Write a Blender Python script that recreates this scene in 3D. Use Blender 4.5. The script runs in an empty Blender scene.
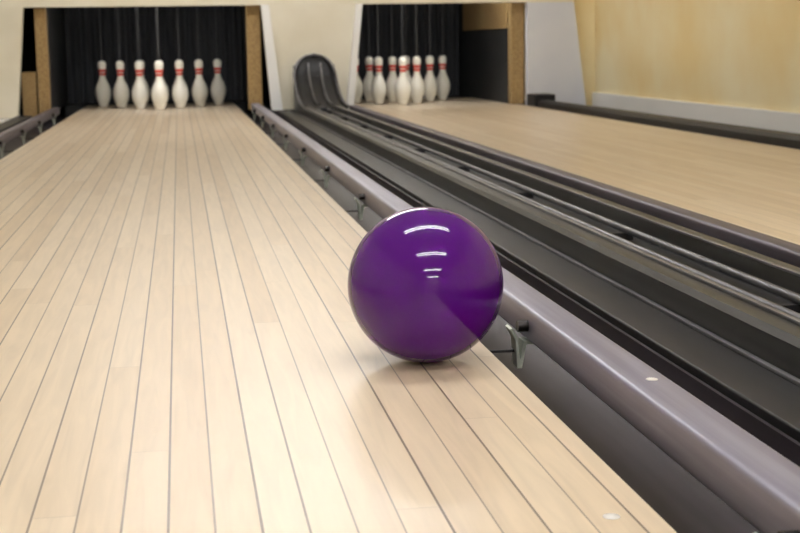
import bpy, bmesh, math, random
from mathutils import Vector, Matrix
random.seed(4)
S = bpy.context.scene
COL = S.collection
try:
    S.view_settings.view_transform = 'Standard'
    S.view_settings.look = 'None'
except Exception: pass

# ------------------------------------------------------------ materials
def lin(c):
    return tuple(((v/255)/12.92 if v/255 <= .04045 else ((v/255+.055)/1.055)**2.4) for v in c)
def mat(name, rgb, rough=.5, metal=0., coat=0., var=.0, vscale=8., bump=0., stretch=(1,1,1), rgb2=None, detail=4., coatr=.05, spec=.5):
    m = bpy.data.materials.new(name); m.use_nodes = True
    nt = m.node_tree; b = nt.nodes['Principled BSDF']
    b.inputs['Roughness'].default_value = rough
    b.inputs['Metallic'].default_value = metal
    b.inputs['Coat Weight'].default_value = coat
    b.inputs['Coat Roughness'].default_value = coatr
    b.inputs['Specular IOR Level'].default_value = spec
    c = lin(rgb)
    c2 = lin(rgb2) if rgb2 else tuple(v*(1-var) for v in c)
    tc = nt.nodes.new('ShaderNodeTexCoord'); mp = nt.nodes.new('ShaderNodeMapping')
    mp.inputs['Scale'].default_value = stretch
    nz = nt.nodes.new('ShaderNodeTexNoise'); nz.inputs['Scale'].default_value = vscale
    nz.inputs['Detail'].default_value = detail
    rp = nt.nodes.new('ShaderNodeValToRGB')
    rp.color_ramp.elements[0].position = .35; rp.color_ramp.elements[1].position = .65
    rp.color_ramp.elements[0].color = (*c2, 1); rp.color_ramp.elements[1].color = (*c, 1)
    nt.links.new(tc.outputs['Object'], mp.inputs[0]); nt.links.new(mp.outputs[0], nz.inputs['Vector'])
    nt.links.new(nz.outputs['Fac'], rp.inputs[0]); nt.links.new(rp.outputs[0], b.inputs['Base Color'])
    if bump:
        bp = nt.nodes.new('ShaderNodeBump'); bp.inputs['Strength'].default_value = bump
        bp.inputs['Distance'].default_value = .01
        nt.links.new(nz.outputs['Fac'], bp.inputs['Height']); nt.links.new(bp.outputs[0], b.inputs['Normal'])
    return m

def lane_material(x_off=0., bw=.0441, lk=1.):
    m = bpy.data.materials.new('maple_boards'); m.use_nodes = True
    nt = m.node_tree; N = nt.nodes; L = nt.links; b = N['Principled BSDF']
    def math_(op, a, bb=None, c=None):
        n = N.new('ShaderNodeMath'); n.operation = op
        for i, v in enumerate((a, bb, c)):
            if v is None: continue
            if isinstance(v, (int, float)): n.inputs[i].default_value = v
            else: L.new(v, n.inputs[i])
        return n.outputs[0]
    tc = N.new('ShaderNodeTexCoord'); sp = N.new('ShaderNodeSeparateXYZ'); L.new(tc.outputs['Object'], sp.inputs[0])
    xb = math_('DIVIDE', math_('ADD', sp.outputs['X'], 20*bw + x_off), bw)
    bi = math_('FLOOR', xb); fx = math_('FRACT', xb)
    w1 = N.new('ShaderNodeTexWhiteNoise'); w1.noise_dimensions = '1D'; L.new(bi, w1.inputs['W'])
    yy = math_('ADD', math_('DIVIDE', sp.outputs['Y'], 1.9), math_('MULTIPLY', w1.outputs['Value'], 5.3))
    seg = math_('FLOOR', yy); fy = math_('FRACT', yy)
    cb = N.new('ShaderNodeCombineXYZ'); L.new(bi, cb.inputs[0]); L.new(seg, cb.inputs[1])
    w2 = N.new('ShaderNodeTexWhiteNoise'); w2.noise_dimensions = '2D'; L.new(cb.outputs[0], w2.inputs['Vector'])
    rp = N.new('ShaderNodeValToRGB'); e = rp.color_ramp.elements
    e[0].position = 0; e[0].color = (*lin((217,196,168)), 1)
    e[1].position = 1; e[1].color = (*lin((230,213,189)), 1)
    mid = e.new(.5); mid.color = (*lin((225,206,180)), 1)
    L.new(w2.outputs['Value'], rp.inputs[0])
    # grain
    cg = N.new('ShaderNodeCombineXYZ')
    L.new(math_('ADD', math_('MULTIPLY', sp.outputs['X'], 60.), math_('MULTIPLY', w2.outputs['Value'], 90.)), cg.inputs[0])
    L.new(math_('MULTIPLY', sp.outputs['Y'], 4.2), cg.inputs[1])
    L.new(math_('MULTIPLY', w2.outputs['Value'], 17.), cg.inputs[2])
    gz = N.new('ShaderNodeTexNoise'); gz.inputs['Scale'].default_value = 1.; gz.inputs['Detail'].default_value = 7
    gz.inputs['Distortion'].default_value = .8; L.new(cg.outputs[0], gz.inputs['Vector'])
    gr = N.new('ShaderNodeMapRange'); gr.inputs['From Min'].default_value = .35; gr.inputs['From Max'].default_value = .7
    gr.inputs['To Min'].default_value = 1.02; gr.inputs['To Max'].default_value = .89; L.new(gz.outputs['Fac'], gr.inputs['Value'])
    mx = N.new('ShaderNodeVectorMath'); mx.operation = 'SCALE'
    L.new(rp.outputs[0], mx.inputs[0]); L.new(gr.outputs[0], mx.inputs['Scale'])
    # seams
    d = math_('MINIMUM', fx, math_('SUBTRACT', 1., fx))
    w3 = N.new('ShaderNodeTexWhiteNoise'); w3.noise_dimensions = '1D'; L.new(math_('ADD', math_('FLOOR', math_('ADD', xb, .5)), .37), w3.inputs['W'])
    lw = math_('ADD', math_('MULTIPLY', w3.outputs['Value'], .012), .020)
    line = math_('LESS_THAN', d, lw)
    line = math_('MULTIPLY', line, math_('ADD', math_('MULTIPLY', w3.outputs['Value'], .35*lk), .55*lk))
    d2 = math_('MINIMUM', fy, math_('SUBTRACT', 1., fy))
    line2 = math_('MULTIPLY', math_('LESS_THAN', d2, .0006), .18)
    lf = math_('MAXIMUM', line, line2)
    mix = N.new('ShaderNodeMix'); mix.data_type = 'RGBA'
    L.new(lf, mix.inputs['Factor']); L.new(mx.outputs[0], mix.inputs['A'])
    mix.inputs['B'].default_value = (*lin((86,70,62)), 1)
    L.new(mix.outputs['Result'], b.inputs['Base Color'])
    b.inputs['Roughness'].default_value = .32
    b.inputs['Specular IOR Level'].default_value = .38
    return m

M = {}
M['lane'] = lane_material()
M['lane2'] = lane_material(lk=.45)
M['ball'] = mat('purple_polyester', (78,8,116), .07, coat=0., vscale=3., rgb2=(70,6,106), spec=.36)
M['pin'] = mat('pin_white', (250,248,240), .25, coat=.5, vscale=6, rgb2=(244,241,230))
M['red'] = mat('pin_red', (215,45,32), .4, vscale=20, var=.1)
M['rail'] = mat('lavender_grey_metal', (156,155,172), .4, .45, vscale=3, stretch=(20,.6,20), rgb2=(134,132,150))
M['rail2'] = mat('worn_mauve_metal', (104,98,110), .45, .4, vscale=3, stretch=(20,.6,20), rgb2=(82,77,87))
M['gutter'] = mat('gutter_plastic', (54,48,54), .5, 0, vscale=4, stretch=(8,.5,8), rgb2=(40,35,40), spec=.3)
M['black'] = mat('black_rubber', (26,26,28), .5, 0, vscale=7, stretch=(6,.5,6), rgb2=(35,34,36), spec=.35)
M['olive'] = mat('dark_painted_steel', (66,66,66), .42, .3, vscale=4, stretch=(10,.6,10), rgb2=(47,47,47))
M['edge'] = mat('worn_steel_edge', (130,130,134), .4, .6, vscale=5, stretch=(10,1,10), rgb2=(96,94,98))
M['steel'] = mat('dull_steel', (112,112,118), .42, .7, vscale=9, rgb2=(84,84,90))
M['bracket'] = mat('galvanised_bracket', (206,212,200), .35, .35, vscale=30, rgb2=(170,178,166))
M['boltm'] = mat('dark_bolt', (50,46,46), .3, .8, vscale=30, var=.2)
M['cream'] = mat('cream_panel', (236,229,210), .6, vscale=2.5, rgb2=(226,218,196))
M['bluewhite'] = mat('cool_white_panel', (228,230,238), .5, vscale=2, rgb2=(217,220,231))
M['yellow'] = mat('sponged_yellow_wall', (250,237,198), .85, vscale=1.5, rgb2=(243,219,162), bump=.1, detail=9)
M['white'] = mat('white_paint', (248,247,245), .5, vscale=3, var=.03)
M['chip'] = mat('chipboard', (168,140,94), .8, vscale=90, rgb2=(138,112,72), detail=3)
M['pit'] = mat('pit_black', (38,40,43), .7, vscale=4, rgb2=(30,32,35))
M['curtain'] = mat('curtain_black', (62,65,70), .8, vscale=30, stretch=(1,1,.05), rgb2=(48,50,54))
M['floor'] = mat('grey_carpet', (96,92,90), .9, vscale=40, var=.2)
M['ceil'] = mat('ceiling_white', (228,228,229), .9, vscale=2, var=.03)
M['string'] = mat('pull_string', (100,100,102), .8, vscale=50, var=.2)
M['dot'] = mat('white_inlay', (245,243,238), .4, vscale=50, var=.02)
def emis(name, rgb, st):
    m = bpy.data.materials.new(name); m.use_nodes = True
    b = m.node_tree.nodes['Principled BSDF']
    b.inputs['Base Color'].default_value = (1,1,1,1)
    b.inputs['Emission Color'].default_value = (*rgb, 1); b.inputs['Emission Strength'].default_value = st
    return m
M['tube'] = emis('fluorescent_tube', (1.,.99,.985), 46.)
M['tube_far_fill'] = emis('far_fill_tube', (1.,.99,.985), 66.)  # stronger emission for the added far fill lamp
M['tube_pit_fill'] = emis('pin_deck_fill_tube', (1.,.99,.97), 30.)

# ------------------------------------------------------------ builders
def put(o, loc, parent=None):
    COL.objects.link(o)
    if parent is not None:
        o.parent = parent
        o.location = Vector(loc) - parent.location
    else: o.location = loc
    return o
def meta(o, label=None, category=None, group=None, kind=None):
    if label: o['label'] = label
    if category: o['category'] = category
    if group: o['group'] = group
    if kind: o['kind'] = kind
    return o
def empty(name, loc):
    e = bpy.data.objects.new(name, None); e.empty_display_size = .1
    COL.objects.link(e); e.location = loc
    return e
def smooth(me, on=True):
    for p in me.polygons: p.use_smooth = on
def mkmesh(name, verts, faces, m, loc, parent=None, sm=False):
    me = bpy.data.meshes.new(name); me.from_pydata([tuple(v) for v in verts], [], faces)
    bm = bmesh.new(); bm.from_mesh(me); bmesh.ops.recalc_face_normals(bm, faces=bm.faces); bm.to_mesh(me); bm.free()
    me.materials.append(m); smooth(me, sm)
    return put(bpy.data.objects.new(name, me), loc, parent)
def box(name, x0, x1, y0, y1, z0, z1, m, parent=None, bevel=0.):
    loc = ((x0+x1)/2, (y0+y1)/2, z0)
    a, b, c = (x1-x0)/2, (y1-y0)/2, z1-z0
    v = [(-a,-b,0),(a,-b,0),(a,b,0),(-a,b,0),(-a,-b,c),(a,-b,c),(a,b,c),(-a,b,c)]
    f = [(0,3,2,1),(4,5,6,7),(0,1,5,4),(1,2,6,5),(2,3,7,6),(3,0,4,7)]
    o = mkmesh(name, v, f, m, loc, parent)
    if bevel:
        md = o.modifiers.new('bevel', 'BEVEL'); md.width = bevel; md.segments = 3
        smooth(o.data, True)
        w = o.modifiers.new('wn', 'WEIGHTED_NORMAL')
    return o
def extr(name, prof, y0, y1, m, parent=None, sm=False, origin=None):
    """closed profile of (x,z) extruded along y"""
    cx = sum(p[0] for p in prof)/len(prof); cz = min(p[1] for p in prof)
    loc = (cx, (y0+y1)/2, cz); h = (y1-y0)/2; n = len(prof)
    v = [(p[0]-cx, -h, p[1]-cz) for p in prof] + [(p[0]-cx, h, p[1]-cz) for p in prof]
    f = [tuple(range(n))[::-1], tuple(range(n, 2*n))]
    for i in range(n): f.append((i, (i+1) % n, n+(i+1) % n, n+i))
    o = mkmesh(name, v, f, m, loc, parent)
    if sm:
        smooth(o.data, True)
        md = o.modifiers.new('es', 'EDGE_SPLIT'); md.split_angle = math.radians(35)
    return o
def panel(name, prof, y0, y1, m, parent=None):
    return extr(name, prof, y0, y1, m, parent)
def lathe(name, pr, m, loc, parent=None, seg=32):
    v = []; f = []
    rings = []
    for r, z in pr:
        if r < 1e-6: v.append((0,0,z)); rings.append([len(v)-1])
        else:
            st = len(v)
            for i in range(seg):
                a = 2*math.pi*i/seg; v.append((r*math.cos(a), r*math.sin(a), z))
            rings.append(list(range(st, st+seg)))
    for A, B in zip(rings, rings[1:]):
        for i in range(seg):
            j = (i+1) % seg
            if len(A) == 1: f.append((A[0], B[i], B[j]))
            elif len(B) == 1: f.append((A[i], A[j], B[0]))
            else: f.append((A[i], A[j], B[j], B[i]))
    if len(rings[0]) > 1: f.append(tuple(rings[0]))
    if len(rings[-1]) > 1: f.append(tuple(rings[-1]))
    return mkmesh(name, v, f, m, loc, parent, True)
def rod(name, p0, p1, r, m, parent=None, seg=14):
    p0, p1 = Vector(p0), Vector(p1); d = p1-p0; q = d.to_track_quat('Z', 'Y'); Ln = d.length
    v = []; f = []
    for zz in (0, Ln):
        for i in range(seg):
            a = 2*math.pi*i/seg; v.append(q @ Vector((r*math.cos(a), r*math.sin(a), zz)))
    for i in range(seg): f.append((i, (i+1) % seg, seg+(i+1) % seg, seg+i))
    f.append(tuple(range(seg))); f.append(tuple(range(seg, 2*seg)))
    o = mkmesh(name, v, f, m, p0, parent, True)
    md = o.modifiers.new('es', 'EDGE_SPLIT'); md.split_angle = math.radians(40)
    return o

# ------------------------------------------------------------ dims
Y0, YF, YD, YB = -1.6, 10.3, 11.95, 12.6
L1a, L1b = -.758, .440
L2a, L2b = 1.34, 2.53
XR, XL = 3.12, -2.3
CZ = 2.62

# setting
meta(box('floor', XL-.1, XR+.1, -6, YB+.3, -.30, -.20, M['floor']), kind='structure')
ap = meta(box('floor_approach', XL, XR, -5.9, Y0-.02, -.2, -.005, M['floor']), kind='structure'); ap.name = 'floor.001'
meta(box('ceiling', XL-.1, XR+.1, -6, YB+.3, CZ, CZ+.1, M['ceil']), kind='structure')
meta(box('wall_right', XR, XR+.1, -6, YB+.3, -.2, CZ, M['yellow']), kind='structure')
meta(box('wall_left', XL-.1, XL, -6, YB+.3, -.2, CZ, M['cream']), kind='structure')
meta(box('wall_back', XL, XR, -6.1, -6, -.2, CZ, M['cream']), kind='structure')
meta(box('wall_front', XL, XR, YB, YB+.1, -.2, CZ, M['pit']), kind='structure')
meta(box('baseboard_right', XR-.025, XR-.001, -5.9, YF+.1, -.2, .080, M['white'], bevel=.004), kind='structure')
meta(box('wall_front_upper', XL+.001, 2.93, YF, YF+.06, .755, CZ-.001, M['cream']), kind='structure').name = 'trim_1'
meta(panel('trim_2', [(2.6,-.2),(XR-.001,-.2),(XR-.001,CZ-.002),(2.6,CZ-.002)], YF+.065, YF+.10, M['yellow']), kind='structure')

# lanes
def lane(x0, x1, label, m):
    e = empty('bowling_lane', ((x0+x1)/2, 5, -.06)); meta(e, label, 'bowling lane', 'bowling lanes')
    s = box('lane_surface', x0, x1, Y0, YD, -.03, 0, m, e)
    box('lane_base', x0+.006, x1-.006, Y0, YD, -.2, -.0305, M['black'], e)
    return e
l1 = lane(L1a, L1b, 'pale maple strip bowling lane with the purple ball on it', M['lane'])
l2 = lane(L2a, L2b, 'pale maple strip bowling lane beside the yellow wall', M['lane2'])
for (x, y, r, p) in [(.394,1.245,.0085,l1), (1.95,3.9,.008,l2)]:
    lathe('lane_marker_dot', [(r,0),(r,.0006),(0,.0007)], M['dot'], (x,y,.0001), p, 20)

# gutters
def gutter(x0, x1, label, zt=-.012, zb=-.10):
    t = .006; cx = (x0+x1)/2; rx = (x1-x0)/2 - t; rz = zt-zb
    pr = [(x0,zt),(x0,zb-t-.02),(x1,zb-t-.02),(x1,zt)]
    for i in range(17):
        a = math.pi*i/16
        pr.append((cx+rx*math.cos(a), zt - rz*math.sin(a)**.6))
    o = extr('gutter', pr, Y0, YD, M['gutter'], sm=True)
    return meta(o, label, 'gutter', 'lane gutters')
gutter(L1b+.003, .695, 'dark plastic gutter beside the lane edge')
gutter(-1.03, L1a-.003, 'dark plastic gutter beside the lane edge')
gutter(1.078, L2a-.003, 'dark plastic gutter beside the lane edge')
gutter(L2b+.003, 2.80, 'dark plastic gutter along the yellow wall')

# bumper rails
def bumper(x0, x1, z0, z1, m, label, side, ys, foot, y1=10.15):
    e = empty('bumper_rail', ((x0+x1)/2, 5, z0)); meta(e, label, 'bumper rail', 'lane bumper rails')
    c = .007
    prof = []
    for (cx, cz, a0) in [(x1-c, z1-c, 0), (x0+c, z1-c, 90), (x0+c, z0+c, 180), (x1-c, z0+c, 270)]:
        for i in range(6):
            a = math.radians(a0+90*i/5); prof.append((cx+c*math.cos(a), cz+c*math.sin(a)))
    extr('rail_bar', prof, Y0, y1, m, e, sm=True)
    xs = x0 if side < 0 else x1     # face that looks to the lane
    for y in ys:
        if y > y1-.05: continue
        g = side
        # folded upright sheet bracket hooked under the bar; thin black foot rests on the gutter rim
        P = [(-.012,-.001),(.004,-.001),(.010,-.030),(.013,.004),(.022,.020),(.0255,.018),(.017,.002),(.014,-.042),(.007,-.042),(.0,-.006),(-.012,-.006)]
        extr('support_bracket', [(xs+g*q[0], z0+q[1]) for q in P], y-.016, y+.016, M['bracket'], e)
        rod('bracket_bolt', (xs+g*.016, y-.022, z0+.024), (xs-g*.004, y-.022, z0+.024), .009, M['boltm'], e, 12)
        a0, a1 = sorted((xs+g*.012, xs+g*foot))
        box('bracket_foot', a0, a1, y-.004, y+.004, z0-.0195, z0-.0155, M['black'], e)
    return e
ysb = [1.09+.94*i for i in range(10)]
bumper(.502,.560,.008,.058, M['rail'], 'lavender grey metal bumper rail behind the purple ball', -1, ysb, .0585)
bumper(-.885,-.838,.008,.058, M['rail2'], 'dark mauve metal bumper rail on small brackets', 1, ysb, .0765)
bumper(1.120,1.172,.008,.060, M['rail2'], 'dark mauve metal bumper rail beside the ball return', 1, ysb, .1645, 9.38)

# outer rail on the far right
e = empty('edge_rail', (2.62,5,-.03)); meta(e, 'black rubber edge rail between lane and yellow wall', 'rail')
extr('rail_bar', [(2.565,-.012),(2.565,.03),(2.585,.045),(2.64,.045),(2.66,.035),(2.66,-.012)], Y0, 10.15, M['black'], e)
box('rail_end_block', 2.545,2.70,9.95,10.2,-.011,.085, M['black'], e, .01)

# ball return / divider between the lanes
r = empty('ball_return', (.92,5,-.2)); meta(r, 'long dark steel ball return track between the two lanes', 'ball return')
YE = 9.40
box('rubber_strip', .698,.795, Y0,10.2,-.2,0, M['black'], r, .004)
box('strip_edge', .788,.797, Y0,YE,.0005,.006, M['edge'], r, .001)
extr('side_beam', [(.80,-.2),(.80,.045),(.808,.055),(.85,.055),(.85,-.2)], Y0, YE, M['olive'], r)
box('beam_edge', .843,.852, Y0,YE,.0555,.0605, M['edge'], r, .001)
box('track_floor', .851,1.019, Y0,YE,-.2,.012, M['black'], r)
rod('track_rod', (.905,Y0,.036),(.905,YE,.036), .008, M['steel'], r)
rod('track_rod', (.975,Y0,.036),(.975,YE,.036), .008, M['steel'], r)
for y in [1.2+.9*i for i in range(10)]:
    if y < YE: box('track_tie', .89,.99,y-.012,y+.012,.0125,.029, M['black'], r)
extr('side_beam', [(1.02,-.2),(1.02,.055),(1.062,.055),(1.07,.045),(1.07,-.2)], Y0, YE, M['olive'], r)
box('beam_edge', 1.019,1.028, Y0,YE,.0555,.0605, M['edge'], r, .001)

# curved rise of ball return
XC = .965
cv = empty('ball_return_ramp', (XC,9.9,-.2)); meta(cv, 'curved black ramp with steel edges rising from the ball return', 'ball return')
box('ramp_base', .80,1.07,9.41,10.2,-.2,.0, M['black'], cv)
def arc(s):
    a = math.radians(92*s); return 9.42+.78*math.sin(a), .045+.330*(1-math.cos(a))
def wid(s):
    return .150 if s < .70 else .150*math.sqrt(max(0, 1-((s-.70)/.30)**2))
n = 36; V = []; F = []
c0 = (XC, 9.9, 0)
for k in range(2):
    for i in range(n+1):
        s = i/n; y, z = arc(s); w = max(wid(s), .004)
        a = math.radians(92*s); ny, nz = math.sin(a), -math.cos(a)
        for j in range(7):
            t = -1+2*j/6
            V.append((t*w, y-c0[1]+ny*.02*k, z+nz*.02*k))
for k in range(2):
    for i in range(n):
        for j in range(6):
            a = k*(n+1)*7+i*7+j; F.append((a,a+1,a+8,a+7))
K = (n+1)*7
for i in range(n):
    F.append((i*7,(i+1)*7,K+(i+1)*7,K+i*7)); F.append((i*7+6,(i+1)*7+6,K+(i+1)*7+6,K+i*7+6))
for j in range(6):
    F.append((j,j+1,K+j+1,K+j)); F.append((n*7+j,n*7+j+1,K+n*7+j+1,K+n*7+j))
mkmesh('ramp_surface', V, F, M['black'], c0, cv, True)
def curve_tube(name, pts, rad, m, parent):
    cu = bpy.data.curves.new(name, 'CURVE'); cu.dimensions = '3D'; cu.bevel_depth = rad; cu.bevel_resolution = 3
    sp = cu.splines.new('POLY'); sp.points.add(len(pts)-1)
    c = Vector(pts[0])
    for q, p in zip(sp.points, pts): q.co = (*(Vector(p)-c), 1)
    o = bpy.data.objects.new('tmp', cu); COL.objects.link(o)
    dg = bpy.context.evaluated_depsgraph_get(); me = bpy.data.meshes.new_from_object(o.evaluated_get(dg))
    bpy.data.objects.remove(o)
    me.materials.clear(); me.materials.append(m); smooth(me)
    o = bpy.data.objects.new(name, me); put(o, c, parent); return o
rim = []
for i in range(41):
    s = i/40; y, z = arc(s); rim.append((XC-max(wid(s),0), y-.008, z+.01))
for i in range(40, -1, -1):
    s = i/40; y, z = arc(s); rim.append((XC+max(wid(s),0), y-.008, z+.01))
curve_tube('ramp_rim', rim, .010, M['edge'], cv)
for off in (-.045, .045):
    curve_tube('ramp_rod', [(XC+off, arc(i/30*.86)[0]-.03*math.sin(math.radians(92*i/30*.86)), arc(i/30*.86)[1]+.022) for i in range(31)], .008, M['edge'], cv)
# side cheeks
for sx in (-1, 1):
    pr = [arc(i/24*.9) for i in range(25)]
    x = XC+sx*.146
    V = [(-.004, y-9.9, z-.012) for y, z in pr]+[(-.004, .29, .001),(-.004,-.48,.001)]; V2 = [(.004, a, b) for _, a, b in V]; nn = len(V)
    F = [tuple(range(nn)), tuple(range(nn, 2*nn))]+[(i,(i+1)%nn,nn+(i+1)%nn,nn+i) for i in range(nn)]
    mkmesh('ramp_cheek', V+V2, F, M['olive'], (x,9.9,0), cv)

# left divider beam
e = empty('divider_beam', (-1.1,5,-.2)); meta(e, 'black divider beam beside the gutter', 'beam')
box('rubber_strip', -1.12,-1.033, Y0,10.2,-.2,0, M['black'], e, .004)
box('strip_edge', -1.122,-1.112, Y0,10.2,.0005,.006, M['edge'], e, .001)
meta(box('side_ledge', XL+.01,-1.125, Y0,10.25,-.2,-.02, M['white']), 'pale painted ledge outside the divider beam', 'ledge')
meta(box('wall_ledge', 2.803,XR-.03, Y0,10.28,-.2,-.02, M['black']), 'dark ledge between gutter and white baseboard', 'ledge')

# ------------------------------------------------------------ end surround panels
meta(panel('surround_panel', [(XL+.002,-.018),(-1.14,-.018),(-1.065,.754),(XL+.002,.754)], YF-.04, YF+.04, M['cream']),
     'cream surround panel with slanted edge beside the pin opening', 'panel', 'pin opening surrounds')
d = meta(panel('surround_panel', [(.70,.0),(1.25,.0),(1.33,.754),(.60,.754)], YF, YF+.06, M['cream']),
     'wide cream tapered panel between the two pin openings', 'panel', 'pin opening surrounds')
meta(panel('surround_panel', [(2.575,-.018),(3.03,-.018),(2.93,.754),(2.575,.754)], YF-.01, YF+.06, M['bluewhite']),
     'cool white surround panel with slanted edge by the yellow wall', 'panel', 'pin opening surrounds')
def slant(pts, y0, y1, lab):
    meta(panel('edge_strip', pts, y0, y1, M['white']), lab, 'trim strip', 'white edge strips')
slant([(.655,.0),(.735,.0),(.655,.754),(.60,.754)], YF-.09, YF-.002, 'slanted white edge strip at the pin opening')
slant([(1.20,.0),(1.25,.0),(1.33,.754),(1.29,.754)], YF-.09, YF-.002, 'slanted white edge strip at the pin opening')
for (a, b, z0, lab) in [(-1.0,-.925,.002,'raw chipboard post at the pin opening'), (.50,.598,.002,'raw chipboard post at the pin opening'), (2.475,2.572,.002,'raw chipboard post at the pin opening')]:
    meta(box('chipboard_post', a, b, YF+.08, YF+.20, z0, .93, M['chip']), lab, 'post', 'chipboard posts')
# pit
def pitwall(x0, x1, y0=YF+.205):
    return meta(box('pit_side_wall', x0, x1, y0, YB-.01, .0, .93, M['pit']), 'black side wall inside the pin pit', 'panel', 'pit side walls')
pitwall(-.985,-.945); pitwall(.55,.585); pitwall(1.20,1.24); pw = pitwall(2.49,2.53)
panel('chipboard_lining', [(2.470,.57),(2.4895,.57),(2.4895,.93),(2.470,.93)], YF+.21, 12.2, M['chip'], pw)
roof = meta(box('pit_roof', XL+.05, XR-.15, YF+.07, YB-.01, .932, .96, M['pit']), 'black roof board with added fill lights over the pin pits', 'panel')
meta(box('carton', -1.115,-1.012, YF+.1, YF+.3, -.019,.30, M['chip'], bevel=.003), 'brown cardboard carton beside the chipboard post', 'box')
def curtain(x0, x1):
    nx = 120; V = []; F = []
    for i in range(nx+1):
        x = x0+(x1-x0)*i/nx; dy = .022*math.sin(x*75)+.01*math.sin(x*31+1)
        V += [(x-(x0+x1)/2, dy, .0), (x-(x0+x1)/2, dy, .92)]
    for i in range(nx): F.append((2*i,2*i+2,2*i+3,2*i+1))
    o = mkmesh('pit_curtain', V, F, M['curtain'], ((x0+x1)/2, 12.35, .002), None, True)
    meta(o, 'black pleated curtain behind the bowling pins', 'curtain', 'pit curtains')
curtain(-.94,.545); curtain(1.245,2.465)
meta(box('pit_mat', -.94,.545, YD+.005, 12.55, -.2,-.001, M['pit']), 'black mat in the pit behind the pins', 'mat', 'pit mats')
meta(box('pit_mat', 1.245,2.465, YD+.005, 12.55, -.2,-.001, M['pit']), 'black mat in the pit behind the pins', 'mat', 'pit mats')
for (a, b) in [(-.7,.35), (1.35,2.35)]:  # unseen fill lights, added under the pit roof to brighten the pins
    h = box('pin_deck_fill', a, b, YF+.10, YF+.16, .885,.9318, M['white'], roof)
    t = rod('lamp_tube', (a+.03,YF+.13,.868),(b-.03,YF+.13,.868), .013, M['tube_pit_fill'], None)
    loc = t.location.copy(); t.parent = h; t.location = loc - h.location - roof.location

# ------------------------------------------------------------ pins
I = .0254
prof = [(1.015,0),(1.25,.25),(1.414,.75),(1.955,2.25),(2.255,3.375),(2.383,4.5),(2.28,5.875),(1.85,7.25),(1.235,8.625),(.983,9.375),(.898,10),(.935,10.875),(1.047,11.75),(1.203,12.625),(1.274,13.5),(1.2,14.1),(.95,14.6),(.55,14.9),(0,15)]
prof = [(a*1.05, b*.965) for a, b in prof]
def interp(z):
    for (r0,z0),(r1,z1) in zip(prof, prof[1:]):
        if z0 <= z <= z1: return r0+(r1-r0)*(z-z0)/(z1-z0)
fine = [(0,0)]
for i in range(len(prof)-1):
    p0 = prof[max(i-1,0)]; p1 = prof[i]; p2 = prof[i+1]; p3 = prof[min(i+2,len(prof)-1)]
    for k in range(3):
        t = k/3
        c = [ .5*((2*p1[j])+(-p0[j]+p2[j])*t+(2*p0[j]-5*p1[j]+4*p2[j]-p3[j])*t*t+(-p0[j]+3*p1[j]-3*p2[j]+p3[j])*t**3) for j in (0,1)]
        fine.append((max(c[0],.01)*I, c[1]*I))
fine.append((0,prof[-1][1]*I))
body0 = lathe('bowling_pin', fine, M['pin'], (0,0,-5), None, 28)
def band(z0, z1):
    g = .03
    return [((interp(z0)-.05)*I, z0*I)] + [((interp(z0+(z1-z0)*k/4)+g)*I, (z0+(z1-z0)*k/4)*I) for k in range(5)] + [((interp(z1)-.05)*I, z1*I)]
s1 = lathe('neck_stripe', band(9.9,10.6), M['red'], (0,0,-5), None, 28)
s2 = lathe('neck_stripe', band(10.9,11.7), M['red'], (0,0,-5), None, 28)
st = rod('pull_string', (0,0,-5),(0,0,-5+.54), .0022, M['string'], None, 6)
protos = [body0, s1, s2, st]
def pins(cx, grp, lab):
    y0 = 10.72
    for rr in range(4):
        for c in range(rr+1):
            x = cx+(c-rr/2)*.3048; y = y0+rr*.264
            b = body0.copy(); COL.objects.link(b); b.location = (x,y,.0005); b.rotation_euler = (0,0,random.random()*6)
            b['label'] = lab; b['category'] = 'bowling pin'; b['group'] = grp
            for ch in (s1, s2, st):
                q = ch.copy(); COL.objects.link(q); q.parent = b; q.location = (0,0,.367 if ch is st else 0)
pins(-.148, 'pins standing on the ball lane', 'white bowling pin with red neck stripes on ball lane')
pins(1.70, 'pins standing on the neighbouring lane', 'white bowling pin with red neck stripes on neighbouring lane')
for o in protos: bpy.data.objects.remove(o)

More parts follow.
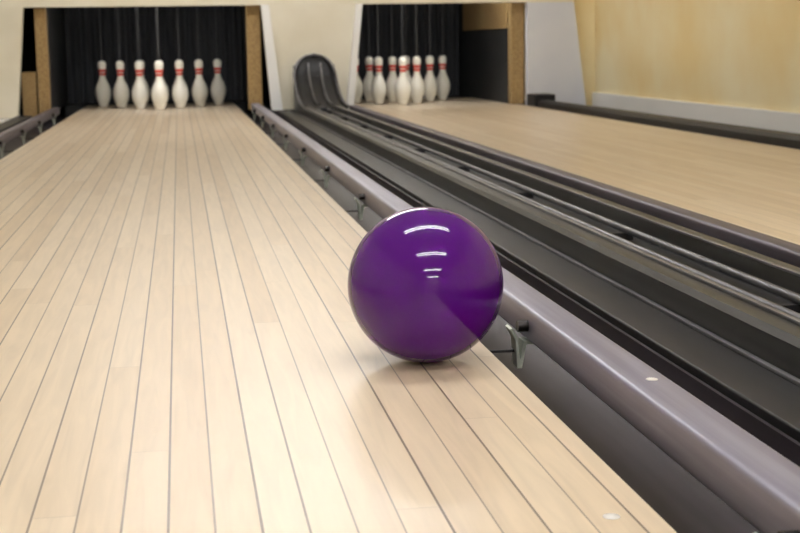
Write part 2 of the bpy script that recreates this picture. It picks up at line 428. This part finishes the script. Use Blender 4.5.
# ------------------------------------------------------------ ball
R = .1115
me = bpy.data.meshes.new('bowling_ball'); bm = bmesh.new()
bmesh.ops.create_uvsphere(bm, u_segments=96, v_segments=64, radius=R, matrix=Matrix.Translation((0,0,R))); bm.to_mesh(me); bm.free()
smooth(me); me.materials.append(M['ball'])
bo = put(bpy.data.objects.new('bowling_ball', me), (.3365,1.945,.0003))
meta(bo, 'glossy purple bowling ball resting near the lane edge', 'bowling ball')

dt = lathe('rail_sticker', [(.007,0),(.007,.0008),(0,.001)], M['dot'], (.535,1.54,.0582), None, 20)
meta(dt, 'small round white sticker on the bumper rail', 'sticker')

# ------------------------------------------------------------ ceiling lights
for y in [-4.6,-2.2,.2,2.4,8.4]:  # farthest lamp is an added fill, with stronger tubes, for the pin end
    e = empty('ceiling_lamp', (.5,y,CZ-.001)); meta(e, 'twin tube fluorescent ceiling lamp with white housing', 'ceiling lamp', 'fluorescent ceiling lamps')
    box('lamp_housing', -.6,1.6,y-.16,y+.16,CZ-.05,CZ-.001, M['white'], e, .005)
    for dy in (-.09,.09):
        rod('lamp_tube', (-.55,y+dy,CZ-.075),(1.55,y+dy,CZ-.075), .018, M['tube_far_fill' if y > 8 else 'tube'], e, 12)

w = bpy.data.worlds.new('World'); S.world = w; w.use_nodes = True
w.node_tree.nodes['Background'].inputs[0].default_value = (1,.98,.95,1); w.node_tree.nodes['Background'].inputs[1].default_value = .3

# ------------------------------------------------------------ camera
cam = bpy.data.cameras.new('camera'); co = bpy.data.objects.new('camera', cam); COL.objects.link(co)
f = 1400.
cam.sensor_width = 36; cam.lens = f*36/800
p = math.atan(220.8/f); yaw = math.atan(218.7/f*math.cos(p))
co.matrix_world = Matrix.Translation((0,0,.45)) @ Matrix.Rotation(-yaw,4,'Z') @ Matrix.Rotation(math.pi/2-p,4,'X') @ Matrix.Rotation(-.015,4,'Z')
cam.clip_start = .02
cam.dof.use_dof = True; cam.dof.focus_distance = 1.95; cam.dof.aperture_fstop = 12
S.camera = co
